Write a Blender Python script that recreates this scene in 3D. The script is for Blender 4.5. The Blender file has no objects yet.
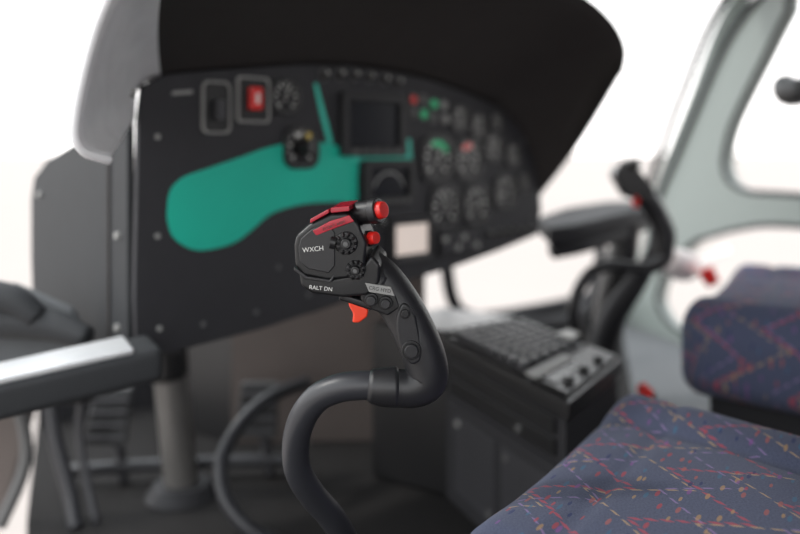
import bpy, bmesh, math, random
from mathutils import Vector, Matrix, noise
random.seed(4)
EYE = 0.70          # camera height above the cabin floor (m)
scene = bpy.context.scene
scene.view_settings.view_transform = 'Standard'
scene.view_settings.look = 'None'

# ------------------------------------------------------------ materials
def mat(name, col, rough=0.6, metal=0.0, emit=None, es=1.0, noise_amt=0.12, nscale=30, bump=0.0, coat=0.0, spec=0.5):
    m = bpy.data.materials.new(name); m.use_nodes = True
    nt = m.node_tree; b = nt.nodes['Principled BSDF']
    tc = nt.nodes.new('ShaderNodeTexCoord')
    nz = nt.nodes.new('ShaderNodeTexNoise'); nz.inputs['Scale'].default_value = nscale
    nz.inputs['Detail'].default_value = 4
    nt.links.new(tc.outputs['Object'], nz.inputs['Vector'])
    mx = nt.nodes.new('ShaderNodeMix'); mx.data_type = 'RGBA'
    mx.inputs[6].default_value = (*[c*(1-noise_amt) for c in col], 1)
    mx.inputs[7].default_value = (*[min(1, c*(1+noise_amt)) for c in col], 1)
    nt.links.new(nz.outputs['Fac'], mx.inputs[0])
    nt.links.new(mx.outputs[2], b.inputs['Base Color'])
    b.inputs['Roughness'].default_value = rough
    b.inputs['Metallic'].default_value = metal
    b.inputs['Coat Weight'].default_value = coat
    b.inputs['Specular IOR Level'].default_value = spec
    if bump > 0:
        n2 = nt.nodes.new('ShaderNodeTexNoise'); n2.inputs['Scale'].default_value = nscale*20
        nt.links.new(tc.outputs['Object'], n2.inputs['Vector'])
        bp = nt.nodes.new('ShaderNodeBump'); bp.inputs['Strength'].default_value = bump
        bp.inputs['Distance'].default_value = 0.0006
        nt.links.new(n2.outputs['Fac'], bp.inputs['Height'])
        nt.links.new(bp.outputs['Normal'], b.inputs['Normal'])
    if emit:
        b.inputs['Emission Color'].default_value = (*emit, 1)
        b.inputs['Emission Strength'].default_value = es
    return m

M_panel = mat('panel_charcoal', (.031,.031,.035), .6, bump=.2, spec=.35)
M_side  = mat('pod_side_grey', (.031,.033,.036), .6, bump=.2, spec=.3)
M_hood  = mat('glareshield_black', (.034,.030,.029), .85, bump=.3, spec=.3)
M_hood_lit  = mat('glareshield_lip_lit', (.72,.72,.73), .65)  # window light on the hood's left wing, put into a pale base colour
M_blk   = mat('black_plastic', (.010,.010,.011), .34, bump=.25, nscale=60)
M_grip  = mat('grip_rubber', (.017,.017,.019), .33, bump=.4, nscale=80)
M_tube  = mat('stick_tube_paint', (.028,.029,.034), .38, bump=.2)
M_dial  = mat('dial_face', (.008,.008,.009), .35)
M_bez   = mat('bezel_black', (.012,.012,.013), .4)
M_wht   = mat('white_marking', (.75,.75,.72), .5)
M_grey  = mat('grey_marking', (.30,.30,.29), .5)
M_dgrey = mat('dark_grey_marking', (.11,.11,.11), .5)
M_red   = mat('red_button', (.75,.02,.015), .3, coat=.4)
M_org   = mat('orange_red_trigger', (.80,.055,.02), .35)
M_dred  = mat('red_label_plate', (.42,.012,.03), .25, coat=.6)
M_grn   = mat('green_lamp', (.02,.35,.16), .4, emit=(.02,.5,.2), es=.25)
M_ylw   = mat('yellow_marking', (.75,.55,.08), .5)
M_teal  = mat('teal_light_patch', (.003,.50,.36), .45, noise_amt=.18, nscale=5)  # base colour stands in for tinted light cast on the panel
M_teal2 = mat('teal_light_edge', (.05,.62,.48), .45, noise_amt=.05, nscale=5)  # brighter edges of the same painted teal light
M_cream = mat('lcd_cream', (.5,.42,.36), .4, emit=(.9,.78,.72), es=.5)
M_scr   = mat('screen_glass', (.006,.008,.010), .25)
M_frame = mat('frame_grey_paint', (.24,.275,.262), .55, noise_amt=.05)
M_frmdk = mat('rubber_seal', (.022,.022,.025), .7, spec=.3)
M_alu   = mat('aluminium', (.70,.71,.72), .4, metal=.5)
M_floor = mat('floor_mat_grey', (.024,.023,.023), .9, bump=.5, spec=.1)
M_sill  = mat('sill_grey', (.12,.126,.132), .85, spec=.15)
M_foot  = mat('footwell_brown_grey', (.115,.094,.086), .7, noise_amt=.25, nscale=6)
M_cons  = mat('console_charcoal', (.022,.022,.025), .6, bump=.2, spec=.3)
M_key   = mat('key_grey', (.050,.050,.056), .45)
M_door2 = mat('access_door_grey', (.028,.028,.032), .5)
M_roof  = mat('headliner', (.25,.25,.25), .9)
M_post  = mat('column_grey', (.14,.135,.13), .35, metal=.3)
M_bezl  = mat('clear_knob', (.85,.78,.77), .25)

def mathn(nt, op, a, b=None, c=None):
    n = nt.nodes.new('ShaderNodeMath'); n.operation = op
    for i, v in enumerate((a, b, c)):
        if v is None: continue
        if isinstance(v, (int, float)): n.inputs[i].default_value = v
        else: nt.links.new(v, n.inputs[i])
    return n.outputs[0]

def fabric():
    m = bpy.data.materials.new('seat_fabric_blue'); m.use_nodes = True
    nt = m.node_tree; b = nt.nodes['Principled BSDF']
    uv = nt.nodes.new('ShaderNodeUVMap'); uv.uv_map = 'UVMap'
    sep = nt.nodes.new('ShaderNodeSeparateXYZ'); nt.links.new(uv.outputs[0], sep.inputs[0])
    U, V = sep.outputs[0], sep.outputs[1]
    nz = nt.nodes.new('ShaderNodeTexNoise'); nz.inputs['Scale'].default_value = 420; nz.inputs['Detail'].default_value = 2
    nt.links.new(uv.outputs[0], nz.inputs['Vector'])
    base = nt.nodes.new('ShaderNodeMix'); base.data_type = 'RGBA'
    base.inputs[6].default_value = (.042,.052,.092,1); base.inputs[7].default_value = (.118,.134,.210,1)
    nt.links.new(nz.outputs['Fac'], base.inputs[0])
    cur = base.outputs[2]
    def over(mask, col):
        nonlocal cur
        mx = nt.nodes.new('ShaderNodeMix'); mx.data_type = 'RGBA'
        nt.links.new(mask, mx.inputs[0]); nt.links.new(cur, mx.inputs[6])
        if isinstance(col, tuple): mx.inputs[7].default_value = (*col, 1)
        else: nt.links.new(col, mx.inputs[7])
        cur = mx.outputs[2]
    def zig(freq, amp, period, width, off, col, alpha, dash=None):
        tri = mathn(nt, 'PINGPONG', mathn(nt, 'ADD', U, 5.0+off), period)
        tri = mathn(nt, 'MULTIPLY', tri, amp)
        f = mathn(nt, 'FRACT', mathn(nt, 'MULTIPLY', mathn(nt, 'ADD', mathn(nt, 'ADD', V, 5.0+off*1.7), tri), freq))
        d = mathn(nt, 'ABSOLUTE', mathn(nt, 'SUBTRACT', f, 0.5))
        mk = mathn(nt, 'MULTIPLY', mathn(nt, 'LESS_THAN', d, width), alpha)
        if dash:
            g = mathn(nt, 'FRACT', mathn(nt, 'MULTIPLY', U, dash))
            mk = mathn(nt, 'MULTIPLY', mk, mathn(nt, 'LESS_THAN', g, .6))
        over(mk, col)
    zig(8.0, 1.5, .07, .020, .0, (.50,.34,.18), .65, dash=90)
    zig(8.0, 1.5, .07, .036, .035, (.45,.07,.10), .7, dash=110)
    zig(8.0, -1.3, .06, .018, .02, (.30,.20,.42), .65, dash=80)
    def dashes(scale, rot, thr, off, dens):
        mp = nt.nodes.new('ShaderNodeMapping'); mp.inputs['Rotation'].default_value = (0,0,rot)
        mp.inputs['Scale'].default_value = (1, 3.2, 1); mp.inputs['Location'].default_value = (off, off, 0)
        nt.links.new(uv.outputs[0], mp.inputs[0])
        vo = nt.nodes.new('ShaderNodeTexVoronoi'); vo.inputs['Scale'].default_value = scale
        vo.voronoi_dimensions = '2D'
        nt.links.new(mp.outputs[0], vo.inputs['Vector'])
        s = nt.nodes.new('ShaderNodeSeparateXYZ'); nt.links.new(vo.outputs['Color'], s.inputs[0])
        cr = nt.nodes.new('ShaderNodeValToRGB'); cr.color_ramp.interpolation = 'CONSTANT'
        el = cr.color_ramp.elements
        cols = [(.40,.055,.07),(.02,.03,.12),(.40,.25,.12),(.05,.14,.24),(.22,.08,.28),(.38,.11,.10)]
        el[0].position = 0; el[0].color = (*cols[0],1)
        el[1].position = 1/6; el[1].color = (*cols[1],1)
        for i in range(2,6):
            e = el.new(i/6); e.color = (*cols[i],1)
        nt.links.new(s.outputs[0], cr.inputs[0])
        mk = mathn(nt, 'MULTIPLY', mathn(nt, 'LESS_THAN', vo.outputs['Distance'], thr), mathn(nt, 'LESS_THAN', s.outputs[1], dens))
        over(mathn(nt, 'MULTIPLY', mk, .7), cr.outputs[0])
    dashes(26, .9, .19, .3, .36)
    dashes(30, -.6, .16, 1.7, .26)
    nt.links.new(cur, b.inputs['Base Color'])
    b.inputs['Roughness'].default_value = .95
    b.inputs['Specular IOR Level'].default_value = .1
    b.inputs['Sheen Weight'].default_value = .08
    bp = nt.nodes.new('ShaderNodeBump'); bp.inputs['Strength'].default_value = .5; bp.inputs['Distance'].default_value = .001
    nt.links.new(nz.outputs['Fac'], bp.inputs['Height']); nt.links.new(bp.outputs['Normal'], b.inputs['Normal'])
    return m
M_fab = fabric()

# ------------------------------------------------------------ geometry helpers
def link(o, parent=None):
    scene.collection.objects.link(o)
    if parent: o.parent = parent
    return o
def empty(name, M=None, parent=None):
    e = bpy.data.objects.new(name, None); e.empty_display_size = .05
    link(e, parent)
    if M: e.matrix_local = M
    return e
def mobj(name, bm_or, mats, parent=None, smooth=False, bevel=0, M=None, seg=3, angle=35):
    if isinstance(bm_or, tuple):
        me = bpy.data.meshes.new(name); me.from_pydata([tuple(v) for v in bm_or[0]], [], bm_or[1])
        bm = bmesh.new(); bm.from_mesh(me)
    else:
        bm = bm_or; me = bpy.data.meshes.new(name)
    bmesh.ops.recalc_face_normals(bm, faces=bm.faces)
    bm.to_mesh(me); bm.free()
    if not isinstance(mats, (list, tuple)): mats = [mats]
    for m in mats: me.materials.append(m)
    if smooth:
        for p in me.polygons: p.use_smooth = True
    o = bpy.data.objects.new(name, me); link(o, parent)
    if M: o.matrix_local = M
    if bevel:
        b = o.modifiers.new('bevel', 'BEVEL'); b.width = bevel; b.segments = seg; b.limit_method = 'ANGLE'
        b.angle_limit = math.radians(angle); b.harden_normals = False
        for p in me.polygons: p.use_smooth = True
        w = o.modifiers.new('wn', 'WEIGHTED_NORMAL')
    return o
def prism(name, poly, off, m, parent=None, bevel=0, M=None):
    off = Vector(off); n = len(poly); P = [Vector(p) for p in poly]
    v = P + [p+off for p in P]
    f = [list(range(n)), list(range(n, 2*n))[::-1]] + [[i, (i+1)%n, n+(i+1)%n, n+i] for i in range(n)]
    return mobj(name, (v, f), m, parent, bevel=bevel, M=M)
def box(name, c, size, m, parent=None, bevel=0, R=None):
    bm = bmesh.new(); bmesh.ops.create_cube(bm, size=1)
    for v in bm.verts: v.co = Vector((v.co.x*size[0], v.co.y*size[1], v.co.z*size[2]))
    M = Matrix.Translation(c) @ (R.to_4x4() if R else Matrix())
    return mobj(name, bm, m, parent, bevel=bevel, M=M)
def cyl(name, a, b, r1, r2, m, parent=None, seg=32, bevel=0):
    a, b = Vector(a), Vector(b); d = b-a
    bm = bmesh.new(); bmesh.ops.create_cone(bm, cap_ends=True, segments=seg, radius1=r1, radius2=r2, depth=d.length)
    M = Matrix.Translation((a+b)/2) @ d.to_track_quat('Z','Y').to_matrix().to_4x4()
    return mobj(name, bm, m, parent, bevel=bevel or .0001, M=M, angle=50)
def catmull(pts, closed=False, sub=6):
    n = len(pts); out = []
    P = [Vector(p) for p in pts]
    rng = range(n) if closed else range(n-1)
    for i in rng:
        if closed: p0,p1,p2,p3 = P[i-1],P[i],P[(i+1)%n],P[(i+2)%n]
        else: p0,p1,p2,p3 = P[max(i-1,0)],P[i],P[i+1],P[min(i+2,n-1)]
        for k in range(sub):
            t = k/sub
            out.append(.5*((2*p1)+(-p0+p2)*t+(2*p0-5*p1+4*p2-p3)*t*t+(-p0+3*p1-3*p2+p3)*t**3))
    if not closed: out.append(P[-1])
    return out
def tube(name, pts, rad, m, parent=None, seg=24, sub=6, asp=1.0, round_end=True):
    if isinstance(rad, (int, float)): rad = [rad]*len(pts)
    Q = catmull([Vector((*p, r)) for p, r in zip(pts, rad)], sub=sub)
    C = [Vector(q[:3]) for q in Q]; Rr = [q[3] for q in Q]
    n = len(C); T = [(C[min(i+1,n-1)]-C[max(i-1,0)]).normalized() for i in range(n)]
    if round_end:
        def cap(c, t, r):
            return [(c + t*r*.35*math.sin(a), r*math.cos(a)) for a in (math.radians(30), math.radians(55), math.radians(75))]
        e = cap(C[-1], T[-1], Rr[-1]); s = cap(C[0], -T[0], Rr[0])[::-1]
        C = [x[0] for x in s]+C+[x[0] for x in e]; Rr = [x[1] for x in s]+Rr+[x[1] for x in e]
        T = [T[0]]*3+T+[T[-1]]*3
    up = Vector((0,1,0)) if abs(T[0].y) < .9 else Vector((0,0,1))
    N = (up - T[0]*up.dot(T[0])).normalized()
    vs = []
    for i in range(len(C)):
        N = (N - T[i]*N.dot(T[i])).normalized(); B = T[i].cross(N)
        for k in range(seg):
            a = 2*math.pi*k/seg
            vs.append(C[i] + (N*math.cos(a)*asp + B*math.sin(a))*Rr[i])
    f = []
    for i in range(len(C)-1):
        for k in range(seg):
            f.append([i*seg+k, i*seg+(k+1)%seg, (i+1)*seg+(k+1)%seg, (i+1)*seg+k])
    f.append(list(range(seg))); f.append([(len(C)-1)*seg+k for k in range(seg)])
    return mobj(name, (vs, f), m, parent, smooth=True)
def plate(name, outlines, thick, m, parent=None, M=None, bevel=0.0):
    cu = bpy.data.curves.new(name, 'CURVE'); cu.dimensions = '2D'; cu.fill_mode = 'BOTH'
    cu.extrude = max(thick/2 - bevel, 1e-5); cu.bevel_depth = bevel; cu.bevel_resolution = 2
    cu.offset = -bevel
    for lp in outlines:
        sp = cu.splines.new('POLY'); sp.points.add(len(lp)-1)
        for i, p in enumerate(lp): sp.points[i].co = (p[0], p[1], 0, 1)
        sp.use_cyclic_u = True
    t = bpy.data.objects.new('tmp', cu); scene.collection.objects.link(t)
    dg = bpy.context.evaluated_depsgraph_get()
    me = bpy.data.meshes.new_from_object(t.evaluated_get(dg)); me.name = name
    bpy.data.objects.remove(t); me.materials.clear(); me.materials.append(m)
    o = bpy.data.objects.new(name, me); link(o, parent)
    o.matrix_local = (M or Matrix()) @ Matrix.Translation((0,0,thick/2))
    return o
def rrect(cx, cy, w, h, r, n=5):
    out = []
    for sx, sy, a0 in ((1,1,0),(-1,1,90),(-1,-1,180),(1,-1,270)):
        for k in range(n+1):
            a = math.radians(a0+90*k/n)
            out.append((cx+sx*(w/2-r)+r*math.cos(a), cy+sy*(h/2-r)+r*math.sin(a)))
    return out
def text(name, s, size, M, m, parent=None):
    cu = bpy.data.curves.new(name, 'FONT'); cu.body = s; cu.size = size; cu.extrude = .0001
    cu.align_x = 'CENTER'; cu.align_y = 'CENTER'
    t = bpy.data.objects.new('tmp', cu); scene.collection.objects.link(t)
    dg = bpy.context.evaluated_depsgraph_get()
    me = bpy.data.meshes.new_from_object(t.evaluated_get(dg)); bpy.data.objects.remove(t)
    me.name = name; me.materials.clear(); me.materials.append(m)
    o = bpy.data.objects.new(name, me); link(o, parent); o.matrix_local = M
    return o
def W(x, y, h): return Vector((x, y, EYE+h))    # h = height relative to eye level

# ============================================================ INSTRUMENT PANEL
D = Vector((.711,.703,0)).normalized(); Nn = Vector((.703,-.711,0)).normalized(); Up = Vector((0,0,1))
PM = Matrix(((D.x,0,Nn.x,-.375),(D.y,0,Nn.y,1.2),(0,1,0,EYE),(0,0,0,1)))
panel = empty('instrument_panel', PM)
out = [(-.018,.045),(-.012,.095),(.025,.115),(.10,.126),(.178,.136),(.29,.150),(.397,.156),(.51,.152),(.6135,.143),(.75,.118),(.843,.094),(.92,.048),(.962,-.01),(.99,-.07),(1.0,-.14),(.985,-.2),(.84,-.225),(.7065,-.244),(.4735,-.268),(.198,-.301),(.0,-.312),(-.02,-.300),(-.024,-.222)]
plate('panel_face', [out], .012, M_panel, panel, bevel=.002, M=Matrix.Translation((0,0,-.012)))
inner = [(.14+(x+.02)*.86*.985, y*.97) for x, y in out]
inner = [(min(x,.985),y) for x,y in inner]
plate('pod_shell', [inner], .26, M_cons, panel, M=Matrix.Translation((0,0,-.275)))
def L(s, h, z=0): return Vector((s, h, z))
def dial(s, h, r, needle=40, rim=M_bez, arc=True):
    plate('dial_bezel', [rrect(s,h,2.25*r,2.25*r,r*.7), [(s+.93*r*math.cos(-a*math.pi/16), h+.93*r*math.sin(-a*math.pi/16)) for a in range(32)]], .007, rim, panel, bevel=.001)
    plate('dial_rim', [[(s+1.0*r*math.cos(a*math.pi/16), h+1.0*r*math.sin(a*math.pi/16)) for a in range(32)], [(s+.93*r*math.cos(-a*math.pi/16), h+.93*r*math.sin(-a*math.pi/16)) for a in range(32)]], .0080, M_dgrey, panel)
    cyl('dial_face', L(s,h,.0005), L(s,h,.003), .95*r, .95*r, M_dial, panel, bevel=.0003)
    bm = bmesh.new()
    for k in range(11):
        a = math.radians(225-27*k); ln = .26 if k%2==0 else .14
        c, sn = math.cos(a), math.sin(a); w = .055*r
        vs = [bm.verts.new((s+c*q*r - sn*e*w, h+sn*q*r + c*e*w, .0034)) for q, e in ((.86-ln,-1),(.86,-1),(.86,1),(.86-ln,1))]
        bm.faces.new(vs)
    mobj('dial_ticks', bm, M_wht, panel)
    a = math.radians(needle); c, sn = math.cos(a), math.sin(a)
    prism('dial_needle', [(s-c*.2*r-sn*.08*r, h-sn*.2*r+c*.08*r,.004),(s+c*.7*r, h+sn*.7*r,.004),(s-c*.2*r+sn*.08*r, h-sn*.2*r-c*.08*r,.004)], (0,0,.0008), M_wht, panel)
    cyl('dial_hub', L(s,h,.003), L(s,h,.006), .12*r, .1*r, M_bez, panel, seg=16)
def knob(s, h, r, z=.014, m=M_blk, dot=True):
    cyl('knob_base', L(s,h,0), L(s,h,.003), r*1.3, r*1.3, M_dgrey, panel, seg=20)
    cyl('knob', L(s,h,.003), L(s,h,z), r, r*.85, m, panel, seg=20, bevel=.001)
    if dot: prism('knob_line', [(s-.0015,h,z),(s+.0015,h,z),(s+.0015,h+r*.8,z),(s-.0015,h+r*.8,z)], (0,0,.0006), M_wht, panel)
def screen(s, h, w, hh, m, b=.016, n=5, nm='display'):
    plate(nm+'_bezel', [rrect(s,h,w,hh,.006), rrect(s,h,w-2*b,hh-2*b,.003)[::-1]], .014, M_bez, panel, bevel=.0015)
    plate(nm+'_screen', [rrect(s,h,w-2*b,hh-2*b,.003)], .006, m, panel)
    for i in range(n):
        x = s-w/2+b+(w-2*b)*(i+.5)/n
        box(nm+'_key', L(x, h-hh/2+b*.5, .0155), ((w-2*b)/n*.6, b*.5, .004), M_dgrey, panel, bevel=.0006)
plate('switch_guard', [rrect(.112,.068,.052,.084,.012), rrect(.112,.068,.046,.078,.010)[::-1]], .006, M_grey, panel)
plate('switch_plate', [rrect(.112,.068,.046,.078,.010)], .003, M_bez, panel)
box('toggle', L(.112,.064,.012), (.014,.030,.018), M_key, panel, bevel=.002)
plate('warning_bezel', [rrect(.182,.083,.064,.076,.008), rrect(.182,.083,.057,.069,.006)[::-1]], .006, M_grey, panel)
plate('warning_panel', [rrect(.182,.083,.057,.069,.006)], .004, M_bez, panel)
box('warning_switch', L(.182,.085,.010), (.024,.038,.012), M_red, panel, bevel=.003)
box('warning_label', L(.182,.085,.017), (.006,.018,.002), M_wht, panel)
dial(.249,.091,.028, 70)
dial(.282,.005,.034, 120)
cyl('selector_knob', L(.282,.005,.006), L(.282,.005,.03), .015,.013, M_blk, panel, seg=20, bevel=.001)
box('selector_bar', L(.282,.008,.031), (.006,.026,.008), M_dgrey, panel, bevel=.001)
box('selector_mark', L(.292,.024,.012), (.008,.012,.002), M_ylw, panel)
box('selector_mark', L(.270,.026,.012), (.008,.006,.002), M_wht, panel)
for s,h in ((.335,.135),(.372,.138),(.408,.139),(.445,.138),(.485,.136),(.52,.132)):
    knob(s,h,.0085,.012)
prism('panel_arrow_mark', [(.035,.084,.0006),(.070,.088,.0006),(.072,.094,.0006),(.037,.090,.0006)], (0,0,.0004), M_grey, panel)
screen(.452,.048,.165,.118, M_scr, nm='flight_display')
screen(.492,-.062,.135,.088, M_scr, nm='navigation_display')
bm = bmesh.new()
for k in range(16):
    a0 = math.radians(20+140*k/16); a1 = math.radians(20+140*(k+1)/16)
    vs = [bm.verts.new((.492+r*math.cos(a), -.085+r*math.sin(a), .0065)) for r, a in ((.040,a0),(.044,a0),(.044,a1),(.040,a1))]
    bm.faces.new(vs)
mobj('navigation_arc', bm, M_grey, panel)
screen(.552,-.176,.125,.088, M_cream, b=.014, nm='gps')
for i,(s,h,m) in enumerate(((.56,.100,M_red),(.590,.100,M_dgrey),(.620,.094,M_grn),(.650,.092,M_grey),(.56,.074,M_dgrey),(.590,.072,M_grn),(.62,.066,M_dgrey),(.655,.064,M_grey))):
    cyl('caption_lamp_rim', L(s,h,0), L(s,h,.005), .0125,.0125, M_dgrey, panel, seg=20)
    cyl('caption_lamp', L(s,h,.005), L(s,h,.009), .009,.007, m, panel, seg=16)
for s,h,r,n in ((.632,-.018,.044,60),(.730,-.020,.040,150),(.655,-.118,.042,100),(.757,-.118,.040,20),(.856,-.095,.036,200),(.815,.005,.028,45),(.700,.066,.025,90),(.762,.052,.024,130),(.885,-.012,.024,70),(.925,-.075,.020,20),(.822,.062,.018,20)):
    dial(s,h,r,n)
plate('gauge_green_band', [[(.632+.038*math.cos(a), -.018+.038*math.sin(a)) for a in [i*.12 for i in range(4,18)]]+[(.632+.026*math.cos(a), -.018+.026*math.sin(a)) for a in [i*.12 for i in range(17,3,-1)]]], .0038, M_grn, panel)
plate('gauge_red_band', [[(.730+.035*math.cos(a), -.020+.035*math.sin(a)) for a in [i*.12 for i in range(10,20)]]+[(.730+.022*math.cos(a), -.020+.022*math.sin(a)) for a in [i*.12 for i in range(19,9,-1)]]], .0038, M_red, panel)
plate('button_block', [rrect(.70,-.195,.13,.05,.005)], .008, M_bez, panel, bevel=.001)
for i in range(6):
    for j in range(2):
        box('push_button', L(.65+.02*i,-.184-.02*j,.010), (.014,.012,.005), M_grey if (i+j)%3==0 else M_key, panel, bevel=.001)
for s in (.80,.835,.87,.905,.94): knob(s,-.185,.008,.013)
for s in (.41,.44,.47): knob(s,-.14,.009,.014)
for s,h in ((.41,-.20),(.45,-.20),(.42,-.235)): knob(s,h,.006,.01,dot=False)
# tinted light cast on the panel, put in as thin teal plates and strips
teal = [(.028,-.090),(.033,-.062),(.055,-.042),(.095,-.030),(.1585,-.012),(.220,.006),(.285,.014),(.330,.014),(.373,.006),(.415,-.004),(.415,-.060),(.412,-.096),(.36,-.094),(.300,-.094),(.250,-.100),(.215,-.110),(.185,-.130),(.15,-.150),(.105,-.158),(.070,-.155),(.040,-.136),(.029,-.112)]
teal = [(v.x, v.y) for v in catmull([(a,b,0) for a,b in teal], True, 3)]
plate('teal_light_patch', [teal], .0008, M_teal, panel, M=Matrix.Translation((0,0,.0002)))
plate('teal_light_strip', [[(.312,.118),(.319,.119),(.336,.070),(.356,.012),(.345,.008),(.327,.062)]], .0010, M_teal2, panel, M=Matrix.Translation((0,0,.0003)))
plate('teal_light_strip', [[(.40,-.013),(.545,-.013),(.545,.022),(.556,.022),(.560,-.021),(.40,-.021)]], .0010, M_teal2, panel, M=Matrix.Translation((0,0,.0003)))
for s,h in ((.015,-.27),(.012,.02),(.012,-.13),(.09,-.275),(.19,-.27),(.30,-.255),(.235,-.20),(.33,-.17),(.965,-.16),(.93,.02),(.60,-.25)):
    cyl('screw', L(s,h,-.001), L(s,h,.0025), .0045,.004, M_grey if s<.03 else M_dgrey, panel, seg=14)
sw = [(-.020,.055),(-.020,-.305),(-.06,-.335),(-.25,-.36),(-.36,-.345),(-.395,-.31),(-.405,-.20),(-.405,-.09),(-.39,-.050),(-.33,-.018)]
side = [L(-.026, h, z) for z, h in sw]
prism('pod_side', side, (.012,0,0), M_side, panel, bevel=.003)
for z,h in ((-.05,.02),(-.05,-.13),(-.05,-.27),(-.36,-.08),(-.36,-.29),(-.2,-.32)):
    cyl('side_screw', L(-.026,h,z), L(-.031,h,z), .006,.005, M_grey, panel, seg=14)
prism('side_seam_strip', [L(-.0265,.05,-.078),L(-.0265,-.30,-.078),L(-.0265,-.30,-.083),L(-.0265,.05,-.083)], (-.002,0,0), M_hood, panel)

# glareshield (hood), part of the panel assembly
hood = empty('glareshield', None, panel)
back = [(-.020,.048),(-.018,.075),(-.014,.093),(.025,.113),(.178,.134),(.397,.154),(.6135,.141),(.75,.116),(.843,.092),(.960,-.005),(1.0,-.12)]
front= [(-.165,-.012),(-.205,.020),(-.165,.175),(-.098,.215),(.05,.262),(.25,.300),(.53,.325),(.78,.318),(.935,.272),(.992,.215),(.975,.165)]
nb = 60
def resample(lst, n):
    c = catmull([(a,b,0) for a,b in lst], False, 12)
    return [c[round(i*(len(c)-1)/(n-1))] for i in range(n)]
Bk, Fr = resample(back, nb+1), resample(front, nb+1)
vs=[]; fs=[]; rows=12
for j in range(rows+1):
    v=j/rows
    for i in range(nb+1):
        p = Bk[i].lerp(Fr[i], v); cx = Vector((.45,.0,0))
        amt = .022*max(0,min(1,(i-12)/18))
        o = (p-cx).normalized()*amt*math.sin(math.pi*v)
        vs.append((p.x+o.x, p.y+o.y, -.016+.236*v))
for j in range(rows):
    for i in range(nb):
        fs.append([j*(nb+1)+i, j*(nb+1)+i+1, (j+1)*(nb+1)+i+1, (j+1)*(nb+1)+i])
h = mobj('hood_shell', (vs,fs), [M_hood, M_hood_lit], hood, smooth=True)
for p in h.data.polygons:
    if p.index % nb < 18: p.material_index = 1  # left wing columns get the painted-in window light
so = h.modifiers.new('s','SOLIDIFY'); so.thickness=.008; so.offset=0
lip = [(p.x,p.y,.222) for p in Fr]
tube('hood_lip', lip[18::3], .005, M_hood, hood, seg=10, sub=3)
tube('hood_lip_left', lip[:19:2], .0055, M_hood_lit, hood, seg=10, sub=3)
cyl('hood_screw', L(-.088,.075,.118), L(-.082,.073,.121), .006,.005, M_grey, hood, seg=12)

# ============================================================ CYCLIC STICK (in focus)
stick = empty('cyclic_stick')
def S(x, h, y=800): return W((x-400)/1000, y/1000, (150-h)/1000)   # millimetres in the stick's own plane
gp = [(366,268,806),(380,281,804),(399,304,802),(415,333,800),(425,360,800),(426,380,800),(411,388,800),(392,387,800)]
tube('grip', [S(*p) for p in gp], [.020,.0225,.0215,.0215,.0215,.021,.0195,.0185], M_grip, stick, seg=36, sub=8, asp=.95)
tube('grip_collar', [S(396,387),S(384,387),S(372,386)], [.020,.0190,.0170], M_grip, stick, seg=36)
tp = [(385,386,800),(362,386,802),(338,390,806),(316,402,812),(300,425,820),(292,455,830),(293,488,842),(306,520,858),(325,552,876),(340,590,895),(348,640,905),(350,700,905),(350,846,905)]
tube('stick_tube', [S(*p) for p in tp], .0142, M_tube, stick, seg=28, sub=8)
cyl('stick_base_flange', S(350,850,905), S(350,838,905), .07,.06, M_blk, stick, bevel=.004)
tube('stick_boot', [S(350,842,905),S(350,815,905),S(350,790,905),S(350,770,905)], [.055,.045,.030,.022], M_grip, stick)
pad = catmull([(402,300,0),(412,306,0),(418,325,0),(421,352,0),(411,359,0),(401,345,0),(396,318,0)], True, 5)
prism('button_pad', [S(p.x,p.y,779) for p in pad], (0,.010,0), M_grip, stick, bevel=.0025)
def btn(name, x, h, y0, y1, r, m, ring=True, tilt=(0,0)):
    if ring: cyl(name+'_ring', S(x,h,y0), S(x+tilt[0]*.3,h+tilt[1]*.3,y0-(y0-y1)*.4), r*1.35, r*1.25, M_blk, stick, seg=24, bevel=.0006)
    return cyl(name, S(x,h,y0), S(x+tilt[0],h+tilt[1],y1), r, r*.86, m, stick, seg=24, bevel=.0007)
btn('round_button', 411,345,781,773,.0075,M_grip)
btn('small_button', 405,309,781,775,.0045,M_blk)
prism('label_plate', [S(366,279,777),S(391,283,777),S(395,292,777),S(370,288,777)], (0,.006,0), M_grey, stick, bevel=.0006)
text('label_text', 'CRG HYD', .0050, Matrix.Translation(S(380.5,285.5,776.6)) @ Matrix.Rotation(math.radians(10),4,'Y') @ Matrix.Rotation(math.pi/2,4,'X'), M_blk, stick)
prism('shoulder_plate', [S(360,285,781),S(372,286,781),S(396,292,781),S(400,304,781),S(388,312,781),S(372,306,781),S(362,297,781)], (0,.014,0), M_blk, stick, bevel=.002)
btn('trim_button', 372,296,781,772,.0052,M_grip); btn('trim_button', 386,299,781,772,.0052,M_grip)
dep = (.006,.050,.006)
up = [(297,243),(299,233),(312,222),(333,212),(350,211),(360,222),(368,240),(366,262),(356,274),(330,277),(306,272),(298,262)]
prism('switch_head_upper', [S(x,y,775) for x,y in up], dep, M_blk, stick, bevel=.0035)
lo = [(301,268),(330,276),(358,270),(372,252),(381,262),(380,280),(368,292),(344,294),(314,290),(303,282)]
prism('switch_head_lower', [S(x,y,778) for x,y in lo], dep, M_blk, stick, bevel=.0035)
prism('head_parting_rim', [S(298,263,773),S(310,272,773),S(332,275.5,773),S(336,271,773),S(336,274,773),S(333,278.5,773),S(308,275,773),S(297,266,773)], (0,.006,0), M_grip, stick, bevel=.0008)
fp = [(302,244),(304,236),(314,227),(330,221),(337,230),(337,262),(331,269),(311,265),(303,258)]
prism('switch_face_plate', [S(x,y,773.4) for x,y in fp], (0,.004,0), M_grip, stick, bevel=.001)
TXT = Matrix.Rotation(math.pi/2,4,'X')
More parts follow.
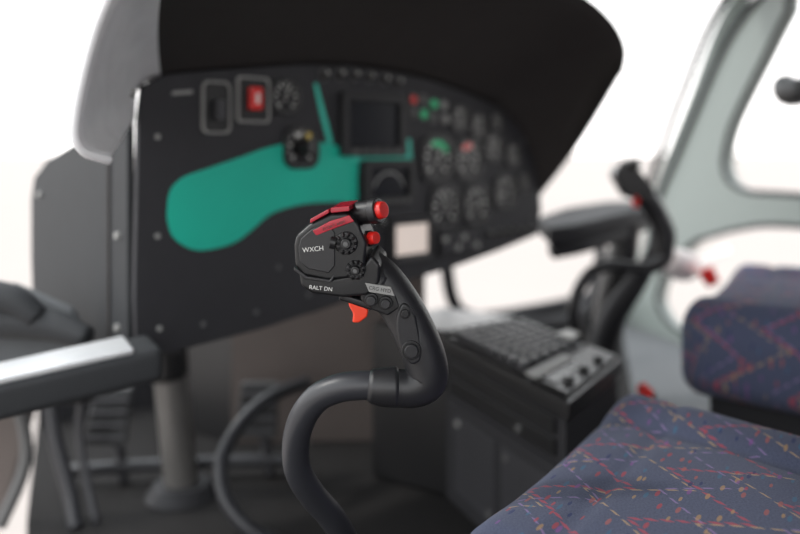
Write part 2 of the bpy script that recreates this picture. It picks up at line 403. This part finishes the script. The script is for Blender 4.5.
text('label_wxch', 'WXCH', .0065, Matrix.Translation(S(316,246,772.9)) @ Matrix.Rotation(math.radians(-6),4,'Y') @ TXT, M_wht, stick)
text('label_ralt', 'RALT DN', .0055, Matrix.Translation(S(323,284.5,777.4)) @ Matrix.Rotation(math.radians(6),4,'Y') @ TXT, M_wht, stick)
def hat(x,h,r,y0):
    cyl('hat_collar', S(x,h,y0), S(x,h,y0-5), r, r*.92, M_grip, stick, bevel=.0008)
    n=10
    for k in range(n):
        a=2*math.pi*k/n
        cyl('hat_knurl', S(x+math.cos(a)*r*880, h+math.sin(a)*r*880, y0-4), S(x+math.cos(a)*r*620, h+math.sin(a)*r*620, y0-9), .0016,.0012, M_blk, stick, seg=8)
    cyl('hat_stem', S(x,h,y0-4), S(x,h,y0-11), r*.5, r*.42, M_blk, stick, bevel=.0008)
    cyl('hat_centre', S(x,h,y0-11), S(x,h,y0-12.5), r*.22, r*.2, M_dgrey, stick, seg=16)
hat(348,240,.0115,776); hat(357,266,.0098,778)
cyl('hat_neck', S(338,240,772), S(333,239,772), .006,.006, M_blk, stick, seg=16)
prism('red_label_plate', [S(313,221,774),S(331,211,774),S(339,208,800),S(321,217,800)], (0,0,.004), M_dred, stick, bevel=.0006)
prism('red_label_plate', [S(333,211,773),S(351,209,773),S(358,205,800),S(341,207,800)], (0,0,.005), M_dred, stick, bevel=.0006)
prism('red_face_strip', [S(315,228,773.2),S(332,219,773.2),S(351,213,773.2),S(356,219,773.2),S(339,225,773.2),S(319,233,773.2)], (0,.004,0), M_dred, stick, bevel=.0008)
text('label_top', 'FLOAT ARM', .0042, Matrix.Translation(S(336,223,772.8)) @ Matrix.Rotation(math.radians(-19),4,'Y') @ TXT, M_blk, stick)
cyl('top_barrel', S(346,215,802), S(374,210,784), .0118,.0118, M_blk, stick, bevel=.001)
cyl('top_barrel_rim', S(373,210.2,784.6), S(380,208.8,780.5), .0128,.0123, M_grip, stick, bevel=.001)
cyl('red_button', S(379,209,781), S(385,208,777), .0092,.0080, M_red, stick, bevel=.0012)
cyl('lower_barrel', S(360,240,800), S(371,237,789), .0085,.0080, M_blk, stick, bevel=.001)
cyl('red_button_small', S(371,237,789), S(377,236,784), .0068,.0060, M_red, stick, bevel=.001)
prism('trigger', [S(348,296,786),S(358,299,786),S(369,307,786),S(368,314,786),S(360,320,786),S(353,320,786),S(354,311,786),S(350,304,786)], (0,.016,0), M_org, stick, bevel=.002)
prism('trigger_guard', [S(340,290,784),S(372,300,784),S(373,308,784),S(340,297,784)], (0,.02,0), M_blk, stick, bevel=.002)
tube('head_neck', [S(345,262,802),S(362,272,803),S(378,286,803)], [.019,.023,.0235], M_grip, stick)

# ============================================================ SECOND CYCLIC
st2 = empty('cyclic_stick.001')
def K(x,h,y=1.9): return W(x,y,h)
tube('grip', [K(.545,-.085),K(.585,-.115),K(.610,-.150),K(.627,-.190),K(.630,-.225)], [.022,.026,.025,.025,.024], M_grip, st2)
prism('switch_head', [K(.500,-.060,1.87),K(.512,-.035,1.87),K(.560,-.045,1.87),K(.600,-.095,1.87),K(.580,-.125,1.87),K(.530,-.110,1.87)], (0,.055,0), M_blk, st2, bevel=.006)
cyl('top_barrel', K(.525,-.04,1.89), K(.56,-.030,1.87), .014,.014, M_blk, st2)
cyl('red_button', K(.552,-.118,1.875), K(.548,-.126,1.86), .010,.009, M_red, st2, seg=16)
tube('stick_tube', [K(.630,-.222),K(.628,-.255),K(.600,-.278),K(.56,-.280),K(.50,-.275),K(.455,-.290),K(.425,-.330),K(.412,-.380),K(.425,-.44),K(.45,-.52),K(.46,-.60),K(.46,-.695)], [.021,.019,.016,.015,.0145,.0145,.0145,.0145,.0145,.0145,.0145,.0145], M_grip, st2)
cyl('stick_base_flange', K(.46,-.700), K(.46,-.688), .06,.05, M_blk, st2)

# dark dashboard arm linking panel and door post
arm = empty('dashboard_arm')
prism('arm_top', [W(.352,1.89,-.185),W(.43,1.93,-.182),W(.56,2.04,-.165),W(.70,2.20,-.155),W(.74,2.38,-.150),W(.60,2.34,-.150),W(.45,2.18,-.158),W(.352,2.07,-.175)], (0,0,-.040), M_frmdk, arm, bevel=.008)
tube('arm_tube', [W(.375,1.96,-.245),W(.45,1.99,-.235),W(.58,2.12,-.22),W(.70,2.30,-.21)], .022, M_cons, arm)
tube('arm_strut', [W(.62,2.16,-.19),W(.60,2.17,-.30),W(.57,2.18,-.45),W(.55,2.18,-.695)], [.03,.042,.042,.046], M_blk, arm)
tube('control_lever', [W(.645,2.0,-.24),W(.60,2.02,-.33),W(.53,2.04,-.46),W(.50,2.05,-.692)], [.016,.026,.034,.034], M_cons, arm)

# ============================================================ CENTRE CONSOLE
con = empty('center_console')
A1,A2,A3,A4 = (.085,1.60),(.275,1.735),(.400,1.44),(.250,1.185)
def loop(pts, h): return [W(x,y,h) for x,y in pts]
prism('console_body', [W(x,y,-.695) for x,y in ((.095,1.60),(.275,1.72),(.388,1.43),(.252,1.215))], (0,0,.290), M_cons, con, bevel=.006)
prism('console_head', loop([A1,A2,A3,A4], -.405), (0,0,.03), M_blk, con, bevel=.004)
o = Vector((A1[0],A1[1])); aU = Vector(A4)-Vector(A1); aV = Vector(A2)-Vector(A1); aV2 = Vector(A3)-Vector(A4)
def T(u,v,h):
    p = o + aU*u + (aV.lerp(aV2,u))*v
    return W(p.x,p.y,h)
def patch(name,u0,u1,v0,v1,h,th,m,bev=.001):
    prism(name,[T(u0,v0,h),T(u1,v0,h),T(u1,v1,h),T(u0,v1,h)],(0,0,th),m,con,bevel=bev)
patch('keypad_plate',.03,.70,.05,.95,-.376,.006,M_bez)
for i in range(8):
    for j in range(6):
        u=.055+i*.078; v=.08+j*.142
        patch('key',u,u+.056,v,v+.105,-.371,.012,M_key,.0012)
        if random.random()<.85:
            patch('key_legend',u+.012,u+.036,v+.025,v+.075,-.3590,.0006,M_grey,0)
patch('radio_plate',.73,.97,.05,.95,-.376,.008,M_blk)
patch('radio_display',.76,.88,.10,.55,-.369,.003,M_scr,0)
patch('paper_card',.50,.62,.80,.97,-.357,.003,M_wht,0)
patch('paper_card',.71,.79,.02,.55,-.366,.003,M_grey,0)
for i in range(3):
    p=T(.92,.2+.25*i,-.369); cyl('radio_knob',p,p+Vector((0,0,.012)),.009,.008,M_blk,con,seg=20)
sd = (Vector((.252,1.215))-Vector((.095,1.60))); sn = Vector((-sd.y,sd.x)).normalized()
if sn.x > 0: sn = -sn
def SP(u,h,off=.0):
    p=Vector((.095,1.60))+sd*u+sn*off; return W(p.x,p.y,h)
def spatch(name,u0,u1,h0,h1,m,th=.006,bev=.0015):
    prism(name,[SP(u0,h0),SP(u1,h0),SP(u1,h1),SP(u0,h1)],(sn.x*th,sn.y*th,0),m,con,bevel=bev)
spatch('console_side_plate',.02,.98,-.69,-.485,M_cons)
spatch('rack_slot',.06,.94,-.475,-.448,M_blk); spatch('rack_slot',.06,.94,-.440,-.415,M_blk)
spatch('access_door',.12,.50,-.66,-.51,M_door2,.009); spatch('access_door',.56,.92,-.66,-.51,M_door2,.009)
for u,hh,m_ in ((.16,-.525,M_grey),(.46,-.645,M_dgrey),(.60,-.525,M_dgrey),(.60,-.64,M_wht),(.70,-.462,M_dgrey)):
    a=SP(u,hh,.006); b=SP(u,hh,.013); cyl('quarter_turn_fastener',a,b,.007,.006,m_,con,seg=16)
prism('console_forward_section', [W(x,y,-.695) for x,y in ((-.06,1.70),(.10,1.86),(.26,1.75),(.095,1.61))], (0,0,.33), M_blk, con, bevel=.004)

# ============================================================ SEATS
def seat(name, FL, FR, depth, h, dirb, thick=.13):
    e = empty(name)
    FLv, FRv = Vector(FL), Vector(FR); wv = FRv-FLv; w = wv.length; bd = Vector(dirb).normalized()
    def cushion(nm, half, r, place, bolster=True, seed=0):
        bm = bmesh.new(); bmesh.ops.create_cube(bm, size=2)
        bmesh.ops.subdivide_edges(bm, edges=bm.edges, cuts=47, use_grid_fill=True)
        uvl = bm.loops.layers.uv.new('UVMap')
        H = Vector(half)
        base = {}
        for v in bm.verts:
            p = Vector((v.co.x*H.x, v.co.y*H.y, v.co.z*H.z))
            q = Vector([max(-(H[i]-r), min(H[i]-r, p[i])) for i in range(3)])
            d = p-q
            c = q + (d.normalized()*r if d.length>1e-9 else d)
            a, b = c.x/H.x, c.y/H.y
            base[v] = (c.x + (H.z-c.z)*(1 if a>0 else -1)*min(1,max(0,(abs(a)-.8)/.2)), c.y + (H.z-c.z)*(1 if b>0 else -1)*min(1,max(0,(abs(b)-.8)/.2)))
            if c.z > 0 and bolster:
                f = (c.z/H.z)
                c.z += f*.018*(1-a*a)*(1-b*b)
                c.z += f*.020*math.exp(-((abs(a)-.82)/.16)**2)
                c.z -= f*.010*math.exp(-((abs(a)-.60)/.022)**2)
                c.z -= f*.008*math.exp(-((b+.60)/.022)**2)
            nn = noise.noise(Vector((c.x*5+seed, c.y*5, c.z*5)))*.006 + noise.noise(Vector((c.x*14+seed, c.y*14, c.z*9)))*.002
            c.z += nn
            v.co = c
        for f in bm.faces:
            for l in f.loops:
                l[uvl].uv = base[l.vert]
        bm.transform(place)
        return mobj(nm, bm, M_fab, e, smooth=True)
    zc = EYE+h-thick/2
    c2 = (FLv+FRv)/2 + bd*depth/2
    wx = wv.normalized()
    R = Matrix(((wx.x,bd.x,0,c2.x),(wx.y,bd.y,0,c2.y),(0,0,1,zc),(0,0,0,1)))
    cushion('cushion', (w/2,depth/2,thick/2), .045, R)
    bc = (FLv+FRv)/2 + bd*(depth+.02)
    tilt = math.radians(12)
    yb = Vector((bd.x*math.sin(tilt), bd.y*math.sin(tilt), math.cos(tilt)))
    zb = Vector((-bd.x*math.cos(tilt), -bd.y*math.cos(tilt), math.sin(tilt)))
    cc = Vector((bc.x,bc.y,EYE+h)) + yb*.28
    R2 = Matrix(((wx.x,yb.x,zb.x,cc.x),(wx.y,yb.y,zb.y,cc.y),(0,yb.z,zb.z,cc.z),(0,0,0,1)))
    cushion('backrest', (w/2*.92,.31,.05), .045, R2, seed=7)
    pts = [FLv+bd*.05+wx*.05, FRv+bd*.05-wx*.05, FRv+bd*(depth-.05)-wx*.05, FLv+bd*(depth-.05)+wx*.05]
    prism('seat_pan', [Vector((p.x,p.y,EYE+h-thick-.05)) for p in pts], (0,0,.06), M_cons, e, bevel=.006)
    pts2 = [p+(c2-p)*.18 for p in pts]
    prism('seat_pedestal', [Vector((p.x,p.y,.001)) for p in pts2], (0,0,EYE+h-thick-.03), M_cons, e, bevel=.01)
    return e
seat('pilot_seat', (-.02,.640), (.325,1.165), .50, -.350, (.62,-.78))
seat('pilot_seat.001', (.500,1.445), (.850,2.03), .50, -.295, (.72,-.69), .15)

# ============================================================ DOOR / FRAMES (right side)
ax = Vector((.3,-1,0)).normalized(); k = math.sqrt(1.09)
dn = ax.cross(Up)
DMx = Matrix(((ax.x,0,dn.x,.98),(ax.y,0,dn.y,3.08),(0,1,0,EYE),(0,0,0,1)))
door = empty('door_1', DMx)
def dp(y,h): return ((2.2-y)*1.4*k, h*1.4)
outer = [dp(*p) for p in ((1.70,.40),(1.755,.37),(1.86,.349*.86),(1.935,.22),(2.015,.10),(2.10,-.03),(2.167,-.135),(2.198,-.247),(2.24,-.34),(2.30,-.498),(.4,-.498),(.4,.40))]
h1 = [dp(*p) for p in ((1.655,.33),(1.70,.29),(1.769,.195),(1.86,.065),(1.889,-.012),(1.889,-.045),(1.869,-.075),(1.813,-.093),(1.70,-.093),(1.25,-.09),(1.2,-.06),(1.2,.30),(1.25,.335))]
h2 = [dp(*p) for p in ((2.0,-.232),(1.94,-.21),(1.844,-.182),(1.70,-.16),(1.3,-.15),(1.27,-.17),(1.27,-.43),(1.3,-.45),(1.7,-.455),(2.0,-.462),(2.08,-.452),(2.125,-.425),(2.14,-.388),(2.10,-.31))]
def sm(l): return [(v.x,v.y) for v in catmull([(a,b,0) for a,b in l], True, 4)]
plate('door_frame', [outer, sm(h1)[::-1], sm(h2)[::-1]], .05, M_frame, door, bevel=.008)
for i,hh in enumerate((h1,h2)):
    l = sm(hh)
    tube('window_seal', [(p[0],p[1],.048) for p in l+[l[0]]], .008, M_frmdk, door, seg=8, sub=1)
tube('door_leading_seal', [(p[0]+.05,p[1],.054) for p in outer[0:9]], .013, M_frmdk, door, seg=10, sub=4)
wp = empty('windscreen_post')
tube('post', [DMx@Vector((x,y,z)) for x,y,z in ((.60,.55,.05),(.42,.40,.02),(.27,.20,0),(.14,.02,-.01),(.03,-.16,-.01),(-.04,-.36,-.01),(-.12,-.55,-.01),(-.16,-.69,-.01))], .030, M_frame, wp, asp=.7)
tube('post_seal', [DMx@Vector((x,y,z)) for x,y,z in ((.565,.57,.06),(.385,.42,.05),(.235,.22,.04),(.105,.04,.03),(0,-.15,.03))], .014, M_frmdk, wp, seg=10)
dr = empty('door_release_handle')
tube('lever', [W(.70,2.08,-.29),W(.75,2.12,-.305),W(.81,2.2,-.32),W(.93,2.45,-.34),W(1.10,2.70,-.34)], [.036,.042,.028,.014,.014], M_bezl, dr)
cyl('red_knob', W(.785,2.06,-.305), W(.805,2.05,-.345), .022,.018, M_red, dr, seg=20, bevel=.004)
mf = empty('door_map_light')
tube('light_body', [DMx@Vector((.72,.20,.05)),DMx@Vector((.755,.17,.06)),DMx@Vector((.82,.17,.06))], [.035,.045,.04], M_blk, mf)
fv = empty('fuel_shutoff_lever')
prism('lever_bracket', [W(.42,1.50,-.695),W(.50,1.55,-.695),W(.53,1.50,-.695),W(.45,1.45,-.695)], (0,0,.20), M_cons, fv, bevel=.008)
tube('lever_arm', [W(.475,1.50,-.50),W(.47,1.50,-.46),W(.455,1.49,-.445)], .009, M_blk, fv)
cyl('lever_knob', W(.462,1.49,-.457), W(.447,1.485,-.438), .014,.011, M_red, fv, seg=20, bevel=.003)

# ============================================================ CABIN SHELL
fl = [(-.60,1.30),(-.70,1.50),(-.93,2.05),(-.50,2.30),(.15,2.65),(.55,2.95),(.90,3.35),(1.95,-.30),(-.45,-.60)]
prism('floor', [Vector((x,y,0)) for x,y in fl], (0,0,-.04), M_floor)
prism('door_sill', [Vector((x,y,.001)) for x,y in ((.62,2.1),(.90,3.28),(1.30,1.90),(1.00,1.80),(.80,1.45),(.60,1.5))], (0,0,.012), M_sill, bevel=.003)
nose = [(.90,3.30,.13),(.55,2.92,.13),(.15,2.62,.14),(-.20,2.44,.2),(-.50,2.27,.2),(-.92,2.03,.12)]
for (x0,y0,a),(x1,y1,b) in zip(nose, nose[1:]):
    prism('wall_front', [Vector((x0,y0,0)),Vector((x1,y1,0)),Vector((x1,y1,b)),Vector((x0,y0,a))], (0,.02,0), M_cons)
trm = tube('trim_1', [(x,y,z) for x,y,z in nose], .02, M_frmdk, None, seg=12)
fw = empty('footwell_panel')
prism('footwell_back', [W(-.40,1.90,-.695),W(.06,1.92,-.695),W(.06,1.92,-.24),W(-.40,1.90,-.24)], (0,.02,0), M_foot, fw)
prism('footwell_side', [W(-.40,1.90,-.695),W(-.62,2.06,-.695),W(-.62,2.06,-.33),W(-.40,1.90,-.33)], (0,.02,0), M_blk, fw)
prism('ceiling', [Vector((x,y,EYE+.60)) for x,y in ((-.55,1.0),(-.1,1.75),(.45,2.3),(1.35,2.6),(1.9,-.3),(-.45,-.6))], (0,0,.03), M_roof)
prism('wall_back', [Vector((-.45,-.62,0)),Vector((1.95,-.32,0)),Vector((1.95,-.32,.5)),Vector((-.45,-.62,.5))], (0,-.03,0), M_roof)
cw = empty('window_1')
lw = [W(.125,2.20,-.30),W(.16,2.22,-.44),W(.30,2.33,-.50),(.50,2.48,EYE-.53),(.62,2.62,EYE-.50),(.68,2.70,EYE-.33)]
tube('chin_window_frame', lw, .018, M_frmdk, cw, seg=12)
# lower fuselage side panel on the left, below the ledge
lp = empty('lower_side_panel')
prism('side_panel', [W(-.74,1.48,-.695),W(-1.05,1.46,-.62),W(-1.05,1.46,-.40),W(-.80,1.50,-.42),(-.70,1.52,EYE-.50)], (0,.02,0), M_foot, lp, bevel=.005)
tube('side_panel_rail', [W(-.735,1.47,-.69),W(-.70,1.50,-.56),W(-.76,1.48,-.42),W(-1.0,1.45,-.40)], .012, M_dgrey, lp)

# left sill beam
ls = empty('window_ledge')
P0,P1 = W(-.345,1.135,-.268), W(-.72,.93,-.318)
dd = (P1-P0).normalized(); w2 = Vector((dd.y,-dd.x,0)).normalized()
def bar(name, a,b,wa,top,bot,m,bev=.006, wl=0):
    s = [a+w2*(wl)+Vector((0,0,top)), a+w2*(wl+wa)+Vector((0,0,top)), a+w2*(wl+wa)+Vector((0,0,bot)), a+w2*wl+Vector((0,0,bot))]
    prism(name, s, b-a, m, ls, bevel=bev)
bar('ledge_body', P0,P1,.10,0,-.048,M_side, .012, -.05)
bar('ledge_metal_strip', P0+dd*.04,P1,.085,.006,-.002,M_alu,.002,-.045)
bar('ledge_lower_strip', P0+dd*.05,P1,.03,-.048,-.056,M_alu,.002,.01)
for t in (.12,): 
    c = P0+dd*t+w2*.05; cyl('ledge_screw', c+Vector((.0,0,-.022)), c+w2*.010+Vector((.0,0,-.022)), .005,.005, M_wht, ls, seg=14)
lh = empty('door_latch_handle')
tube('handle_grip', [W(-.78,1.20,-.215),W(-.64,1.20,-.215),W(-.58,1.20,-.225),W(-.545,1.20,-.250)], [.020,.022,.022,.018], M_side, lh)
tube('handle_arm', [W(-.78,1.24,-.258),W(-.62,1.22,-.258),W(-.53,1.21,-.265),W(-.47,1.20,-.282)], [.028,.028,.024,.018], M_side, lh)
prism('latch_plate', [W(-.85,1.28,-.215),W(-.62,1.28,-.215),W(-.52,1.26,-.25),W(-.47,1.24,-.32),W(-.85,1.24,-.36)], (0,.02,0), M_sill, lh, bevel=.006)

col = empty('support_column')
tube('column', [W(-.475,1.62,-.30),W(-.468,1.62,-.42),W(-.452,1.62,-.58),W(-.440,1.62,-.692)], [.034,.034,.034,.034], M_post, col)
tube('column_collar', [W(-.474,1.62,-.40),W(-.470,1.62,-.455)], .042, M_blk, col)
cyl('column_base', W(-.44,1.62,-.700), W(-.44,1.62,-.672), .075,.055, M_cons, col, bevel=.004)
ped = empty('rudder_pedals')
for x,y in ((-.60,1.62),(-.30,1.66)):
    prism('pedal_pad', [W(x-.045,y,-.60),W(x+.045,y,-.60),W(x+.040,y+.05,-.50),W(x-.040,y+.05,-.50)], (0,.012,.004), M_blk, ped, bevel=.004)
    for kx in range(4):
        z=-.585+kx*.022; yy=y+(z+.60)*.5
        box('pedal_rib', W(x,yy-.003,z), (.075,.008,.006), M_key, ped, bevel=.001)
    tube('pedal_arm', [W(x,y+.03,-.57),W(x+.01,y+.06,-.62),W(x+.02,y+.06,-.697)], .011, M_key, ped)
tube('pedal_crossbar', [W(-.68,1.66,-.665),W(-.45,1.70,-.665),W(-.22,1.72,-.665)], .013, M_tube, ped)
pt = empty('control_tube')
tube('bent_tube', [W(-.20,1.72,-.50),W(-.27,1.60,-.50),W(-.325,1.50,-.555),W(-.32,1.45,-.62),W(-.27,1.42,-.67),W(-.22,1.42,-.695)], .0135, M_tube, pt)
lt = empty('throttle_linkage')
tube('link_rod', [W(-.68,1.55,-.40),W(-.66,1.52,-.52),W(-.62,1.50,-.64),W(-.60,1.48,-.698)], .014, M_tube, lt)
tube('link_rod_thin', [W(-.60,1.55,-.38),W(-.62,1.55,-.55),W(-.57,1.50,-.698)], .009, M_key, lt)
tube('link_crank', [W(-.56,1.56,-.45),W(-.62,1.54,-.47),W(-.70,1.54,-.46)], .018, M_blk, lt)

# ============================================================ OUTSIDE
bm = bmesh.new(); bmesh.ops.create_grid(bm, x_segments=1, y_segments=1, size=400)
M_ground = mat('apron_concrete', (.35,.315,.295), .9, nscale=.3, noise_amt=.06, spec=.1)
mobj('ground', bm, M_ground, M=Matrix.Translation((0,0,-1.0)))

w = bpy.data.worlds.new('World'); scene.world = w; w.use_nodes = True
nt = w.node_tree; bg = nt.nodes['Background']
tc = nt.nodes.new('ShaderNodeTexCoord'); sp = nt.nodes.new('ShaderNodeSeparateXYZ'); nt.links.new(tc.outputs['Generated'], sp.inputs[0])
cr = nt.nodes.new('ShaderNodeValToRGB'); nt.links.new(sp.outputs[2], cr.inputs[0])
cr.color_ramp.elements[0].position=0; cr.color_ramp.elements[0].color=(1,.97,.95,1)
cr.color_ramp.elements[1].position=.5; cr.color_ramp.elements[1].color=(.93,.97,1,1)
nt.links.new(cr.outputs[0], bg.inputs[0]); bg.inputs[1].default_value = 2.8

sl = bpy.data.lights.new('sun','SUN'); sl.energy = 1.2; sl.angle = math.radians(4); sl.color=(1,.96,.9)
so_ = bpy.data.objects.new('sun', sl); link(so_)
so_.rotation_euler = Vector((.75,.05,-.75)).to_track_quat('-Z','Y').to_euler()

cam = bpy.data.cameras.new('camera'); co = bpy.data.objects.new('camera', cam); link(co)
co.location = (0,0,EYE); co.rotation_euler = (math.pi/2,0,0)
cam.lens = 36; cam.sensor_width = 36; cam.shift_y = -117/800
cam.dof.use_dof = True; cam.dof.focus_distance = .785; cam.dof.aperture_fstop = 1.9
cam.clip_start = .02; cam.clip_end = 2000
scene.camera = co
